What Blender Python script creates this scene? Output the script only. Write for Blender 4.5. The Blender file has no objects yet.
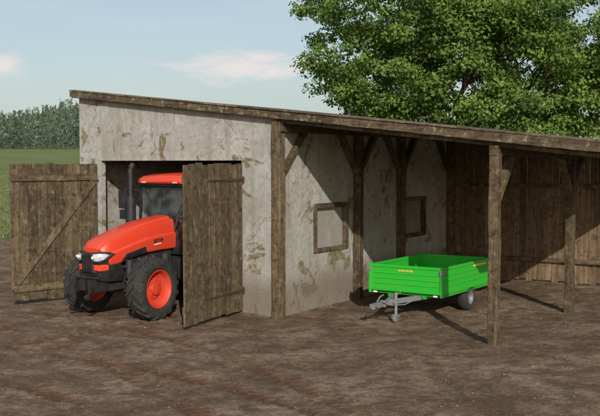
import bpy, math, random, bmesh
import numpy as np
from mathutils import Vector, Matrix, Euler
random.seed(7); rng=np.random.default_rng(11)
S=bpy.context.scene; COL=S.collection
ANG=math.radians(-34); OX,OY=-0.41,16.84
R=math.radians
def P(u,v,z=0.0):
    c,s=math.cos(ANG),math.sin(ANG)
    return Vector((OX+u*c-v*s, OY+u*s+v*c, z))

# ---------------- materials ----------------
def newmat(name):
    m=bpy.data.materials.new(name); m.use_nodes=True
    nt=m.node_tree; return m,nt,nt.nodes['Principled BSDF']
def N(nt,t,**k):
    n=nt.nodes.new(t)
    for a,b in k.items():
        if a in n.inputs.keys(): n.inputs[a].default_value=b
        else: setattr(n,a,b)
    return n
def L(nt,a,b): nt.links.new(a,b)
def ramp(nt,src,stops):
    r=nt.nodes.new('ShaderNodeValToRGB'); e=r.color_ramp.elements
    while len(e)<len(stops): e.new(0.5)
    for i,(p,c) in enumerate(stops):
        e[i].position=p; e[i].color=(c[0],c[1],c[2],1) if not isinstance(c,(int,float)) else (c,c,c,1)
    L(nt,src,r.inputs[0]); return r.outputs[0]
def mix(nt,f,a,b,mode='MIX'):
    m=nt.nodes.new('ShaderNodeMix'); m.data_type='RGBA'; m.blend_type=mode
    for s,v in ((m.inputs[0],f),(m.inputs[6],a),(m.inputs[7],b)):
        if hasattr(v,'is_linked'): L(nt,v,s)
        elif isinstance(v,(int,float)): s.default_value=v if s==m.inputs[0] else (v,v,v,1)
        else: s.default_value=(v[0],v[1],v[2],1)
    return m.outputs[2]
def noise(nt,vec,scale,detail=5,rough=.6,dist=0.0):
    n=N(nt,'ShaderNodeTexNoise'); n.inputs['Scale'].default_value=scale; n.inputs['Detail'].default_value=detail
    n.inputs['Roughness'].default_value=rough; n.inputs['Distortion'].default_value=dist
    if vec is not None: L(nt,vec,n.inputs['Vector'])
    return n.outputs[0]
def bump(nt,h,strength,dist,bs,prev=None):
    b=N(nt,'ShaderNodeBump'); b.inputs['Strength'].default_value=strength; b.inputs['Distance'].default_value=dist
    L(nt,h,b.inputs['Height'])
    if prev: L(nt,prev,b.inputs['Normal'])
    L(nt,b.outputs[0],bs.inputs['Normal']); return b.outputs[0]
def wood(name,axis,dark,mid,spot=(.27,.24,.155),spotamt=.5):
    m,nt,bs=newmat(name)
    tc=N(nt,'ShaderNodeTexCoord'); at=N(nt,'ShaderNodeAttribute',attribute_name='tint')
    add=N(nt,'ShaderNodeVectorMath',operation='MULTIPLY_ADD'); L(nt,at.outputs['Color'],add.inputs[0]); add.inputs[1].default_value=(13,7,9); L(nt,tc.outputs['Object'],add.inputs[2])
    mp=N(nt,'ShaderNodeMapping'); sc=[1,1,1]; sc[axis]=.06; mp.inputs['Scale'].default_value=sc; L(nt,add.outputs[0],mp.inputs[0])
    g=noise(nt,mp.outputs[0],38,5,.68,.4); g2=noise(nt,mp.outputs[0],9,3,.6,.8)
    c=ramp(nt,g,[(.32,dark),(.62,mid)])
    c=mix(nt,ramp(nt,g2,[(.42,0.0),(.62,.5)]),c,[x*1.45 for x in mid])
    t=N(nt,'ShaderNodeMapRange'); L(nt,at.outputs['Fac'],t.inputs[0]); t.inputs[3].default_value=.7; t.inputs[4].default_value=1.3
    cm=N(nt,'ShaderNodeVectorMath',operation='SCALE'); L(nt,c,cm.inputs[0]); L(nt,t.outputs[0],cm.inputs[3])
    sp=noise(nt,tc.outputs['Object'],8,6,.78,.3)
    c=mix(nt,ramp(nt,sp,[(.55,0.0),(.62,spotamt)]),cm.outputs[0],spot)
    c=mix(nt,ramp(nt,sp,[(.38,.8),(.47,0.0)]),c,[x*.6 for x in dark])
    sp2=noise(nt,tc.outputs['Object'],2.1,5,.65,.2)
    c=mix(nt,ramp(nt,sp2,[(.52,0.0),(.66,.4)]),c,(.10,.09,.042))
    c=mix(nt,ramp(nt,sp2,[(.32,.5),(.5,0.0)]),c,[x*.8 for x in dark])
    L(nt,c,bs.inputs['Base Color']); bs.inputs['Roughness'].default_value=.88; bs.inputs['Specular IOR Level'].default_value=.25
    b=bump(nt,g,.7,.02,bs); bump(nt,sp,.4,.02,bs,b)
    return m
WV=wood('old_wood_vertical',2,(.038,.026,.015),(.122,.087,.051))
WX=wood('old_wood_along_x',0,(.042,.029,.017),(.13,.093,.056))
WY=wood('old_wood_along_y',1,(.040,.028,.017),(.122,.088,.053))
WBACK=wood('back_wall_wood',2,(.07,.045,.027),(.205,.138,.084),spotamt=.3)
WFM=wood('fascia_wood',0,(.046,.032,.019),(.142,.10,.062),spot=(.34,.29,.19),spotamt=.75)

def plaster():
    m,nt,bs=newmat('weathered_plaster'); tc=N(nt,'ShaderNodeTexCoord'); o=tc.outputs['Object']
    n1=noise(nt,o,1.3,5,.65); n2=noise(nt,o,9,5,.7); n3=noise(nt,o,60,3,.7)
    c=ramp(nt,n1,[(.3,(.285,.275,.245)),(.5,(.37,.36,.33)),(.7,(.445,.435,.405))])
    c=mix(nt,ramp(nt,n2,[(.40,.6),(.54,0.0)]),c,(.235,.225,.19))
    c=mix(nt,ramp(nt,n3,[(.35,.35),(.55,0.0)]),c,(.24,.23,.2))
    mp=N(nt,'ShaderNodeMapping'); mp.inputs['Scale'].default_value=(1,1,.08); L(nt,o,mp.inputs[0])
    st=noise(nt,mp.outputs[0],4.5,4,.6)
    c=mix(nt,ramp(nt,st,[(.5,0.0),(.7,.5)]),c,(.20,.18,.14))
    w1=noise(nt,o,.9,5,.7,.4); c=mix(nt,ramp(nt,w1,[(.53,0.0),(.66,.45)]),c,(.23,.20,.145))
    p1=noise(nt,o,1.5,7,.66,.8); p2=noise(nt,o,3.3,6,.62,.5)
    pm=ramp(nt,p1,[(.588,0.0),(.604,.95)]) 
    pc=mix(nt,ramp(nt,n2,[(.4,0.0),(.6,1.0)]),(.115,.092,.045),(.25,.215,.135))
    halo=ramp(nt,p1,[(.55,0.0),(.59,.3)]); c=mix(nt,halo,c,(.22,.195,.14))
    c=mix(nt,pm,c,pc)
    pm2=ramp(nt,p2,[(.635,0.0),(.65,.85)]); c=mix(nt,pm2,c,(.14,.115,.06))
    sx=N(nt,'ShaderNodeSeparateXYZ'); L(nt,o,sx.inputs[0])
    ma=N(nt,'ShaderNodeMath',operation='MULTIPLY_ADD'); L(nt,n2,ma.inputs[0]); ma.inputs[1].default_value=-.9; L(nt,sx.outputs[2],ma.inputs[2])
    c=mix(nt,ramp(nt,ma.outputs[0],[(0.0,.75),(.4,0.0)]),c,(.16,.125,.085))
    v=N(nt,'ShaderNodeTexVoronoi',feature='DISTANCE_TO_EDGE'); v.inputs['Scale'].default_value=.8
    wv=N(nt,'ShaderNodeVectorMath',operation='MULTIPLY_ADD'); wn=N(nt,'ShaderNodeTexNoise'); wn.inputs['Scale'].default_value=5; L(nt,o,wn.inputs['Vector']); L(nt,wn.outputs['Color'],wv.inputs[0]); wv.inputs[1].default_value=(.35,.35,.35); L(nt,o,wv.inputs[2]); L(nt,wv.outputs[0],v.inputs['Vector'])
    cr=ramp(nt,v.outputs[0],[(.0,.6),(.012,0.0)]); cr=mix(nt,1.0,cr,ramp(nt,n1,[(.42,0.0),(.54,1.0)]),'MULTIPLY')
    c=mix(nt,cr,c,(.12,.105,.075))
    L(nt,c,bs.inputs['Base Color']); bs.inputs['Roughness'].default_value=.93; bs.inputs['Specular IOR Level'].default_value=.2
    b=bump(nt,n2,.35,.025,bs); b=bump(nt,n3,.35,.008,bs,b)
    inv=N(nt,'ShaderNodeMath',operation='SUBTRACT'); inv.inputs[0].default_value=1; L(nt,pm,inv.inputs[1]); bump(nt,inv.outputs[0],.6,.015,bs,b)
    return m
PL=plaster()

def paint(name,col,rough=.35,metal=0.0,dirt=.25,dirtcol=(.16,.12,.08),coat=0.0):
    m,nt,bs=newmat(name); tc=N(nt,'ShaderNodeTexCoord'); o=tc.outputs['Object']
    n1=noise(nt,o,5,5,.7); n2=noise(nt,o,45,3,.6)
    c=mix(nt,ramp(nt,n1,[(.45,0.0),(.75,dirt)]),col,dirtcol)
    c=mix(nt,ramp(nt,n2,[(.55,0.0),(.75,dirt*.6)]),c,dirtcol)
    L(nt,c,bs.inputs['Base Color'])
    rr=ramp(nt,n1,[(.35,rough),(.7,min(1,rough+.25))]); L(nt,rr,bs.inputs['Roughness'])
    bs.inputs['Metallic'].default_value=metal; bs.inputs['Coat Weight'].default_value=coat
    bump(nt,n2,.06,.004,bs)
    return m
RED=paint('orange_red_paint',(.68,.052,.02),.3,dirt=.22,coat=.3)
RIM=paint('red_rim_paint',(.64,.05,.02),.4,dirt=.4)
GREEN=paint('green_paint',(.016,.42,.022),.38,dirt=.22,coat=.15)
GREEND=paint('green_frame_paint',(.014,.31,.02),.45,dirt=.3)
BLACK=paint('black_plastic',(.014,.014,.016),.45,dirt=.25,dirtcol=(.08,.06,.045))
DARK=paint('dark_engine_metal',(.04,.04,.043),.5,.4,dirt=.5,dirtcol=(.1,.08,.06))
ROOFC=paint('bitumen_felt',(.08,.075,.07),.9,0,dirt=.5,dirtcol=(.12,.1,.08))
STEEL=paint('galvanised_steel',(.30,.31,.32),.5,.6,dirt=.5)
TRIM=paint('trailer_rim_paint',(.22,.22,.22),.5,.3,dirt=.5)
RUST=paint('rusty_iron',(.06,.04,.03),.7,.4,dirt=.6,dirtcol=(.12,.055,.03))
RUB=paint('tyre_rubber',(.022,.021,.02),.8,dirt=.5,dirtcol=(.09,.07,.052))
LAMP=paint('headlamp_lens',(.42,.45,.47),.1,dirt=.05,coat=.8)
AMB=paint('amber_lens',(.8,.25,.02),.2,dirt=.05)
YEL=paint('yellow_decal',(.70,.6,.10),.4,dirt=.2)
WHT=paint('white_decal',(.75,.75,.72),.4,dirt=.15)
REDR=paint('red_reflector',(.6,.02,.02),.25,dirt=.1)
WALLG=paint('dusty_window_pane',(.25,.24,.21),.3,dirt=.8,dirtcol=(.35,.33,.28))
WALLD=paint('grimy_window_pane',(.18,.17,.15),.3,dirt=.8,dirtcol=(.30,.28,.235))
SEAT=paint('seat_fabric',(.05,.05,.055),.9)
m,nt,bs=newmat('cab_glass'); bs.inputs['Base Color'].default_value=(.95,.98,.97,1); bs.inputs['Roughness'].default_value=.01
bs.inputs['Transmission Weight'].default_value=1; bs.inputs['IOR'].default_value=1.3; GLASS=m
df=N(nt,'ShaderNodeBsdfDiffuse'); df.inputs[0].default_value=(.4,.43,.42,1); mx=N(nt,'ShaderNodeMixShader'); tcx=N(nt,'ShaderNodeTexCoord')
L(nt,ramp(nt,noise(nt,tcx.outputs['Object'],3,4),[(.42,.0),(.7,.14)]),mx.inputs[0]); L(nt,bs.outputs[0],mx.inputs[1]); L(nt,df.outputs[0],mx.inputs[2]); L(nt,mx.outputs[0],nt.nodes['Material Output'].inputs[0])

# ---------------- mesh builder ----------------
class MB:
    def __init__(s): s.v=[];s.f=[];s.t=[];s.m=[];s.M=Matrix.Identity(4);s.g=[];s.gi=0
    def add(s,vs,fs,tint=None,mi=0):
        if tint is None: tint=random.random()
        b=len(s.v); s.v+=[s.M@Vector(p) for p in vs]; s.gi+=1
        for f in fs: s.f.append([b+i for i in f]); s.t.append(tint); s.m.append(mi); s.g.append(s.gi)
    def hexa(s,c,tint=None,mi=0):
        s.add(c,[(3,2,1,0),(4,5,6,7),(0,1,5,4),(1,2,6,5),(2,3,7,6),(3,0,4,7)],tint,mi)
    def box(s,x0,x1,y0,y1,z0,z1,tint=None,mi=0):
        s.hexa([(x0,y0,z0),(x1,y0,z0),(x1,y1,z0),(x0,y1,z0),(x0,y0,z1),(x1,y0,z1),(x1,y1,z1),(x0,y1,z1)],tint,mi)
    def beam(s,p0,p1,w,h,seg=1,jit=0.0,up=(0,0,1),tint=None,mi=0,taper=1.0):
        p0=Vector(p0);p1=Vector(p1);d=(p1-p0).normalized(); up=Vector(up)
        if abs(d.dot(up))>.98: up=Vector((0,1,0))
        a=d.cross(up).normalized(); b=a.cross(d).normalized(); vs=[];fs=[]
        for i in range(seg+1):
            t=i/seg; k=1+(taper-1)*t; c=p0.lerp(p1,t)+a*random.uniform(-jit,jit)+b*random.uniform(-jit,jit)
            for sx,sy in((-1,-1),(1,-1),(1,1),(-1,1)):
                vs.append(c+a*sx*w/2*k*(1+random.uniform(-jit,jit)*3)+b*sy*h/2*k*(1+random.uniform(-jit,jit)*3))
        for i in range(seg):
            for j in range(4):
                q=i*4; r=(j+1)%4; fs.append((q+j,q+4+j,q+4+r,q+r))
        fs.append((0,1,2,3)); e=seg*4; fs.append((e+3,e+2,e+1,e)); s.add(vs,fs,tint,mi)
    def cyl(s,p0,p1,r0,r1=None,n=16,cap=True,tint=None,mi=0):
        r1=r0 if r1 is None else r1
        p0=Vector(p0);p1=Vector(p1);d=(p1-p0).normalized(); up=Vector((0,0,1)) if abs(d.z)<.9 else Vector((0,1,0))
        a=d.cross(up).normalized(); b=a.cross(d).normalized(); vs=[];fs=[]
        for c,r in((p0,r0),(p1,r1)):
            for i in range(n):
                t=2*math.pi*i/n; vs.append(c+a*r*math.cos(t)+b*r*math.sin(t))
        for i in range(n): fs.append((i,n+i,n+(i+1)%n,(i+1)%n))
        if cap: fs.append(tuple(range(n))); fs.append(tuple(range(2*n-1,n-1,-1)))
        s.add(vs,fs,tint,mi)
    def tube(s,pts,r,n=10,mi=0):
        for a,b in zip(pts[:-1],pts[1:]): s.cyl(a,b,r,r,n,True,.5,mi)
    def revolve(s,prof,n=48,mi=0):
        vs=[];fs=[];k=len(prof)
        for i in range(n):
            t=2*math.pi*i/n
            for x,r in prof: vs.append((x,r*math.cos(t),r*math.sin(t)))
        for i in range(n):
            j=(i+1)%n
            for q in range(k-1): fs.append((i*k+q,i*k+q+1,j*k+q+1,j*k+q))
        s.add(vs,fs,.5,mi)
    def loft(s,secs,close=True,mi=0,capends=True):
        k=len(secs[0]);vs=[p for c in secs for p in c];fs=[]
        for i in range(len(secs)-1):
            for j in range(k if close else k-1):
                r=(j+1)%k; fs.append((i*k+j,i*k+r,(i+1)*k+r,(i+1)*k+j))
        if capends: fs.append(tuple(range(k-1,-1,-1))); e=(len(secs)-1)*k; fs.append(tuple(range(e,e+k)))
        s.add(vs,fs,.5,mi)
    def each(s,name,mats,parent,**kw):
        out=[]
        for g in sorted(set(s.g)):
            q=MB(); ids=[i for i,x in enumerate(s.g) if x==g]; used=sorted({v for i in ids for v in s.f[i]}); mp={v:i for i,v in enumerate(used)}
            q.v=[s.v[v] for v in used]; q.f=[[mp[v] for v in s.f[i]] for i in ids]; q.t=[s.t[i] for i in ids]; q.m=[s.m[i] for i in ids]
            out.append(q.build(name,mats,parent,**kw))
        return out
    def build(s,name,mats,parent=None,loc=None,rot=None,bevel=0,smooth=False,subdiv=0,label=None,sharp=38):
        me=bpy.data.meshes.new(name); me.from_pydata([tuple(v) for v in s.v],[],s.f)
        if not isinstance(mats,(list,tuple)): mats=[mats]
        for q in mats: me.materials.append(q)
        me.polygons.foreach_set('material_index',s.m)
        a=me.color_attributes.new('tint','FLOAT_COLOR','CORNER'); cols=[]
        for p in me.polygons: cols+=[s.t[p.index],s.t[p.index],s.t[p.index],1]*p.loop_total
        a.data.foreach_set('color',cols)
        bm=bmesh.new(); bm.from_mesh(me); bmesh.ops.recalc_face_normals(bm,faces=bm.faces); bm.to_mesh(me); bm.free()
        o=bpy.data.objects.new(name,me); COL.objects.link(o)
        if parent: o.parent=parent
        if loc is not None: o.location=loc
        if rot is not None: o.rotation_euler=rot
        if bevel: 
            b=o.modifiers.new('b','BEVEL'); b.width=bevel; b.segments=2; b.limit_method='ANGLE'; b.angle_limit=R(35)
        if smooth:
            for p in me.polygons: p.use_smooth=True
            try: me.set_sharp_from_angle(angle=R(sharp))
            except Exception: pass
        if label: o['label']=label
        return o
def empty(name,loc,rotz=0,parent=None,label=None,cat=None):
    e=bpy.data.objects.new(name,None); COL.objects.link(e); e.location=loc; e.rotation_euler=(0,0,rotz); e.empty_display_size=.2
    if parent: e.parent=parent
    if label: e['label']=label
    if cat: e['category']=cat
    return e

# ---------------- numpy noise ----------------
def vnoise(x,y,seed=0):
    xi=np.floor(x).astype(np.int64); yi=np.floor(y).astype(np.int64); xf=x-xi; yf=y-yi
    def h(a,b):
        n=(a*374761393+b*668265263+seed*1442695041)&0xffffffff
        n=((n^(n>>13))*1274126177)&0xffffffff
        return ((n^(n>>16))&0xffff)/65535.0
    u=xf*xf*(3-2*xf); v=yf*yf*(3-2*yf)
    return (h(xi,yi)*(1-u)+h(xi+1,yi)*u)*(1-v)+(h(xi,yi+1)*(1-u)+h(xi+1,yi+1)*u)*v
def fbm(x,y,seed=0,o=4):
    r=0;a=.5;t=0
    for i in range(o): r=r+a*vnoise(x*2**i+17*i,y*2**i+5*i,seed+i); t+=a; a*=.5
    return r/t
def sstep(a,b,x):
    t=np.clip((x-a)/(b-a),0,1); return t*t*(3-2*t)

# ---------------- ground ----------------
def axis(a,b,c,d,step,outer):
    core=np.arange(b,c,step); l=[];x=b;s=step
    while x>a: s*=outer; x-=s; l.append(x)
    r=[];x=core[-1];s=step
    while x<d: s*=outer; x+=s; r.append(x)
    return np.array(l[::-1]+list(core)+r)
xs=axis(-1300,-7.2,7.2,1300,.03,1.08); ys=axis(-300,9.6,20.5,1500,.032,1.06)
X,Y=np.meshgrid(xs,ys); 
def terrain(X,Y):
    rise=sstep(50,420,Y)*9.0
    azm=X/np.maximum(Y,50)
    hf=.48+.64*sstep(-.36,-.22,azm)-1.0*sstep(-.21,-.06,azm)
    rise=rise+sstep(390,900,Y)*38*hf*(1+.1*np.sin(X*.012))
    return rise
def uvw(u,v): p=P(u,v); return p.x,p.y
H=terrain(X,Y)
near=np.exp(-((np.hypot(X,Y-15)/26)**4))
H=H+near*((fbm(X*.5,Y*.5,3)-.5)*.10+(fbm(X*2.3,Y*2.3,8)-.5)*.03+(fbm(X*8,Y*8,21,3)-.5)*.03)
rut=np.zeros_like(X)
def arc(cx,cy,rad,w,a0,a1,depth,seed,full=False,amt=1.0):
    global H,rut
    dx=X-cx;dy=Y-cy; d=np.hypot(dx,dy)-rad; ang=np.degrees(np.arctan2(dy,dx))%360
    inside=sstep(a0-1,a0+2,ang)*sstep(a1+1,a1-2,ang) if a0>0 else 1.0
    inside=inside*sstep(35,26,np.hypot(X,Y-14))*amt
    wob=(vnoise(X*.9,Y*.9,seed)-.5)*.08+(vnoise(X*6,Y*6,seed+3)-.5)*.03; d=d+wob
    prof=np.exp(-(d/(w*.5))**4); edge=np.exp(-((np.abs(d)-w*.62)/(w*.16))**2)
    s=np.radians(ang)*rad
    ph=(s+np.abs(d)*.8)/.19; tread=.5+.5*np.sin(2*np.pi*ph); tread=sstep(.3,.7,tread)
    br=sstep(.3,.55,fbm(X*2.6,Y*2.6,seed+70,3))
    patch=sstep(.38,.6,fbm(X*.6,Y*.6,seed+40,3)) if not full else .25+.75*sstep(.3,.5,fbm(X*.7,Y*.7,seed+40,3))
    H=H+inside*patch*(-depth*prof+edge*depth*.35+prof*tread*depth*.75*br)
    rut=np.maximum(rut,inside*patch*(prof*(.45+.55*(1-tread)*br)))
for off in(-.83,.83):
    cx,cy=uvw(-2.6+11,-1.5); arc(cx,cy,11-off,.36,150,262,.022,5,True,.8)
    cx,cy=uvw(-2.6-16,-1.0); arc(cx,cy,16+off,.38,285,330,.026,9,True)
for (cx,cy,rad,dep,sd) in((-14,4.2,14.2,.03,3),(-14,4.2,15.9,.03,4),(-9.5,1.5,9.5,.032,23),(-9.5,1.5,11.2,.032,24),(-11.5,0.5,13.6,.026,26),(-11.5,.5,15.3,.024,27)):
    arc(cx,cy,rad,.36,-2,362,dep,sd,True)
for (cx,cy,rad,dep,sd) in((6,-6,19.2,.008,6),(6,-6,20.9,.008,7),(-4,34,21.5,.008,12),(10,2,11.5,.008,15)):
    arc(cx,cy,rad,.36,-2,362,dep,sd,False,.4)
grass=sstep(34,41,Y+(fbm(X*.25,Y*.25,33)-.5)*12)
grass=np.maximum(grass,sstep(24,32,np.abs(X)+(fbm(X*.3,Y*.3,35)-.5)*10))
grass=np.maximum(grass,sstep(-2,-8,Y))
ny,nx=X.shape
co=np.stack([X,Y,H],-1).reshape(-1,3)
idx=np.arange(nx*ny).reshape(ny,nx)
q=np.stack([idx[:-1,:-1],idx[:-1,1:],idx[1:,1:],idx[1:,:-1]],-1).reshape(-1,4)
def npmesh(name,co,faces,mat,attrs={},smooth=True,fattr={}):
    me=bpy.data.meshes.new(name); k=faces.shape[1]
    me.vertices.add(len(co)); me.vertices.foreach_set('co',co.astype(np.float32).ravel())
    me.loops.add(faces.size); me.loops.foreach_set('vertex_index',faces.astype(np.int32).ravel())
    me.polygons.add(len(faces)); me.polygons.foreach_set('loop_start',np.arange(0,faces.size,k,dtype=np.int32))
    try: me.polygons.foreach_set('loop_total',np.full(len(faces),k,dtype=np.int32))
    except Exception: pass
    me.update(calc_edges=True); me.validate()
    if smooth: me.polygons.foreach_set('use_smooth',np.ones(len(faces),dtype=bool))
    for a,v in attrs.items():
        at=me.attributes.new(a,'FLOAT','POINT'); at.data.foreach_set('value',v.astype(np.float32).ravel())
    for a,v in fattr.items():
        at=me.attributes.new(a,'FLOAT','FACE'); at.data.foreach_set('value',v.astype(np.float32).ravel())
    me.materials.append(mat); o=bpy.data.objects.new(name,me); COL.objects.link(o); return o
m,nt,bs=newmat('dirt_and_grass'); GROUND=m
tc=N(nt,'ShaderNodeTexCoord'); o=tc.outputs['Object']
ra=N(nt,'ShaderNodeAttribute',attribute_name='rut'); ga=N(nt,'ShaderNodeAttribute',attribute_name='grass')
n1=noise(nt,o,.7,6,.66,.4); n2=noise(nt,o,2.8,6,.72,.1); n3=noise(nt,o,15,5,.75); n4=noise(nt,o,75,3,.75)
c=ramp(nt,n1,[(.36,(.14,.092,.058)),(.5,(.225,.155,.103)),(.62,(.32,.235,.165))])
c=mix(nt,ramp(nt,n2,[(.42,.8),(.53,0.0)]),c,(.105,.067,.042))
c=mix(nt,ramp(nt,n2,[(.57,0.0),(.67,.45)]),c,(.36,.27,.195))
c=mix(nt,ramp(nt,n3,[(.38,.65),(.50,0.0)]),c,(.085,.055,.035))
c=mix(nt,ramp(nt,n3,[(.56,0.0),(.68,.5)]),c,(.36,.27,.195))
c=mix(nt,ramp(nt,n4,[(.36,.6),(.5,0.0)]),c,(.08,.053,.035))
c=mix(nt,ramp(nt,n4,[(.58,0.0),(.7,.45)]),c,(.37,.285,.21))
rm=N(nt,'ShaderNodeMath',operation='MULTIPLY'); L(nt,ra.outputs['Fac'],rm.inputs[0]); rm.inputs[1].default_value=.85
c=mix(nt,rm.outputs[0],c,(.115,.054,.032))  # reddish track soil; its darkened hollows stand in for relief shading
gcol=ramp(nt,noise(nt,o,.12,6,.7),[(.35,(.11,.145,.045)),(.5,(.155,.18,.06)),(.65,(.205,.21,.085))])
gcol=mix(nt,ramp(nt,n2,[(.4,.5),(.55,0.0)]),gcol,(.075,.10,.035))
gcol=mix(nt,ramp(nt,n1,[(.55,0.0),(.7,.35)]),gcol,(.22,.21,.10))
c=mix(nt,ga.outputs['Fac'],c,gcol)
L(nt,c,bs.inputs['Base Color']); bs.inputs['Roughness'].default_value=.95; bs.inputs['Specular IOR Level'].default_value=.15
b=bump(nt,n3,.9,.035,bs); b=bump(nt,n2,.5,.04,bs,b); bump(nt,n4,.8,.012,bs,b)
g=npmesh('ground',co,q,GROUND,{'rut':rut,'grass':grass}); g['kind']='structure'; g['label']='bare brown dirt yard with tyre tracks and distant grass'
def gz(x,y):
    i=min(max(np.searchsorted(xs,x),0),nx-1); j=min(max(np.searchsorted(ys,y),0),ny-1); return float(H[j,i])

def scatter_rocks(n):
    phi=(1+5**.5)/2
    V=np.array([(-1,phi,0),(1,phi,0),(-1,-phi,0),(1,-phi,0),(0,-1,phi),(0,1,phi),(0,-1,-phi),(0,1,-phi),(phi,0,-1),(phi,0,1),(-phi,0,-1),(-phi,0,1)])/1.9
    F=np.array([(0,11,5),(0,5,1),(0,1,7),(0,7,10),(0,10,11),(1,5,9),(5,11,4),(11,10,2),(10,7,6),(7,1,8),(3,9,4),(3,4,2),(3,2,6),(3,6,8),(3,8,9),(4,9,5),(2,4,11),(6,2,10),(8,6,7),(9,8,1)])
    cos=[];fs=[];fa=[]
    for i in range(n):
        y=8.5+13*rng.random()**1.3; x=(rng.random()-.5)*y*.8; s=.004+.013*rng.random()**3+ (.018 if rng.random()<.015 else 0)
        vv=V*(1+(rng.random((12,1))-.5)*.7)*s*np.array([1+rng.random()*.6,1,.6]); a=rng.random()*6.28
        vv=vv@np.array([[math.cos(a),-math.sin(a),0],[math.sin(a),math.cos(a),0],[0,0,1]])
        cos.append(vv+np.array([x,y,gz(x,y)+s*.05])); fs.append(F+12*i); fa.append(np.full(20,rng.random()))
    return np.concatenate(cos),np.concatenate(fs),np.concatenate(fa)
m,nt,bs=newmat('clod_and_stone'); at=N(nt,'ShaderNodeAttribute',attribute_name='tint')
L(nt,ramp(nt,at.outputs['Fac'],[(0,(.09,.06,.04)),(.8,(.17,.12,.082)),(1,(.23,.175,.125))]),bs.inputs['Base Color']); bs.inputs['Roughness'].default_value=.95
a_,b_,f_=scatter_rocks(6000); st=npmesh('loose_stones',a_,b_,m,smooth=False,fattr={'tint':f_}); st['kind']='stuff'; st['label']='small stones and dry clods scattered on the dirt yard'

def tufts(n,fn,hmin,hmax,w=.012):
    co=[];fa=[];ti=[];k=0
    for i in range(n):
        x,y=fn(); z=gz(x,y) if y<60 else float(terrain(np.array(x),np.array(y)))
        t=rng.random()
        for j in range(9):
            a=rng.random()*6.28; h=hmin+(hmax-hmin)*rng.random(); l=h*.5*rng.random(); ox,oy=(rng.random(2)-.5)*.12*(hmax/.2)
            dx,dy=math.cos(a),math.sin(a)
            co+=[(x+ox-dy*w,y+oy+dx*w,z-.01),(x+ox+dy*w,y+oy-dx*w,z-.01),(x+ox+dx*l,y+oy+dy*l,z+h)]; fa.append((k,k+1,k+2)); k+=3; ti.append(t*.6+rng.random()*.4)
    return np.array(co),np.array(fa),np.array(ti)
m,nt,bs=newmat('grass_blade'); at=N(nt,'ShaderNodeAttribute',attribute_name='tint')
L(nt,ramp(nt,at.outputs['Fac'],[(0,(.07,.095,.03)),(.5,(.13,.16,.052)),(1,(.21,.21,.09))]),bs.inputs['Base Color']); bs.inputs['Roughness'].default_value=.8; GRM=m
def f1():
    y=35+110*rng.random()**1.5; return (-y*(.21+.17*rng.random()), y)
a_,b_,f_=tufts(6500,f1,.06,.22,.028); o1=npmesh('field_grass',a_,b_,GRM,smooth=False,fattr={'tint':f_}); o1['kind']='stuff'; o1['label']='rough meadow grass beyond the dirt yard'
def f2():
    r=rng.random()
    if r<.35: p=P(.12+.12*rng.random(),.2+7.2*rng.random())
    elif r<.6: p=P(6*rng.random(),7.5-.15*rng.random())
    elif r<.7: p=P(-.8+.7*rng.random(),-.06-.12*rng.random())
    else: p=P(-5.3-1.5*rng.random(),-.5+3*rng.random())
    return p.x,p.y
a_,b_,f_=tufts(50,f2,.02,.08,.005); o1=npmesh('wall_weeds',a_,b_,GRM,smooth=False,fattr={'tint':f_}); o1['kind']='stuff'; o1['label']='sparse dry weeds along the foot of the shed walls'

# ---------------- shed ----------------
shed=empty('shed',(OX,OY,0),ANG,label='weathered plaster and timber farm shed with open lean-to bay',cat='shed')
def zr(u): return 3.73-.112*u
UL,UR,VB=-5.35,6.05,7.64
HL,HR,DH=-4.73,-.83,2.95
def ev(u): return -.13-(.052*max(u,0) if u<5 else .26)
top=lambda u: zr(u)+.12
TW=.14
poly=[(UL,-.1),(HL+.03,-.1),(HL+.03,DH),(HR-.03,DH),(HR-.03,-.1),(0,-.1),(0,top(0)),(UL,top(UL))]
mb=MB(); n=len(poly)
mb.add([(x,0,z) for x,z in poly]+[(x,TW,z) for x,z in poly],[tuple(range(n)),tuple(range(2*n-1,n-1,-1))]+[(i,(i+1)%n,n+(i+1)%n,n+i) for i in range(n)],.5)
mb.build('wall',PL,shed,label='cracked grey plaster wall with doorway')
wins=[(1.23,2.5,1.13,2.06),(5.03,6.19,1.17,2.07)]
vsx=[TW+.002,1.23,2.5,5.03,6.19,VB]; zt=zr(0)+.118
zz=[-.1,1.13,2.06,zt]
bm=bmesh.new(); grid={}
for k,u in enumerate((-.003,-.17)):
    for i,v in enumerate(vsx):
        for j,z in enumerate(zz): grid[k,i,j]=bm.verts.new((u,v,z))
for i in range(5):
    for j in range(3):
        hole=(j==1 and i in(1,3))
        if not hole:
            for k in(0,1): bm.faces.new([grid[k,i,j],grid[k,i+1,j],grid[k,i+1,j+1],grid[k,i,j+1]])
        else:
            for (a,b) in(((i,j),(i+1,j)),((i+1,j),(i+1,j+1)),((i+1,j+1),(i,j+1)),((i,j+1),(i,j))):
                bm.faces.new([grid[0,a[0],a[1]],grid[0,b[0],b[1]],grid[1,b[0],b[1]],grid[1,a[0],a[1]]])
for i in range(5):
    for j in(0,3): bm.faces.new([grid[0,i,j],grid[0,i+1,j],grid[1,i+1,j],grid[1,i,j]])
for j in range(3):
    for i in(0,5): bm.faces.new([grid[0,i,j],grid[0,i,j+1],grid[1,i,j+1],grid[1,i,j]])
bmesh.ops.recalc_face_normals(bm,faces=bm.faces); me=bpy.data.meshes.new('wall'); bm.to_mesh(me); bm.free(); me.materials.append(PL)
o=bpy.data.objects.new('wall',me); COL.objects.link(o); o.parent=shed; o['label']='plaster side wall with two windows'
mb=MB(); mb.box(UL,UL+.16,TW+.002,VB-.2,-.1,top(UL)-.03,.5); mb.build('wall',PL,shed)
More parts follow.
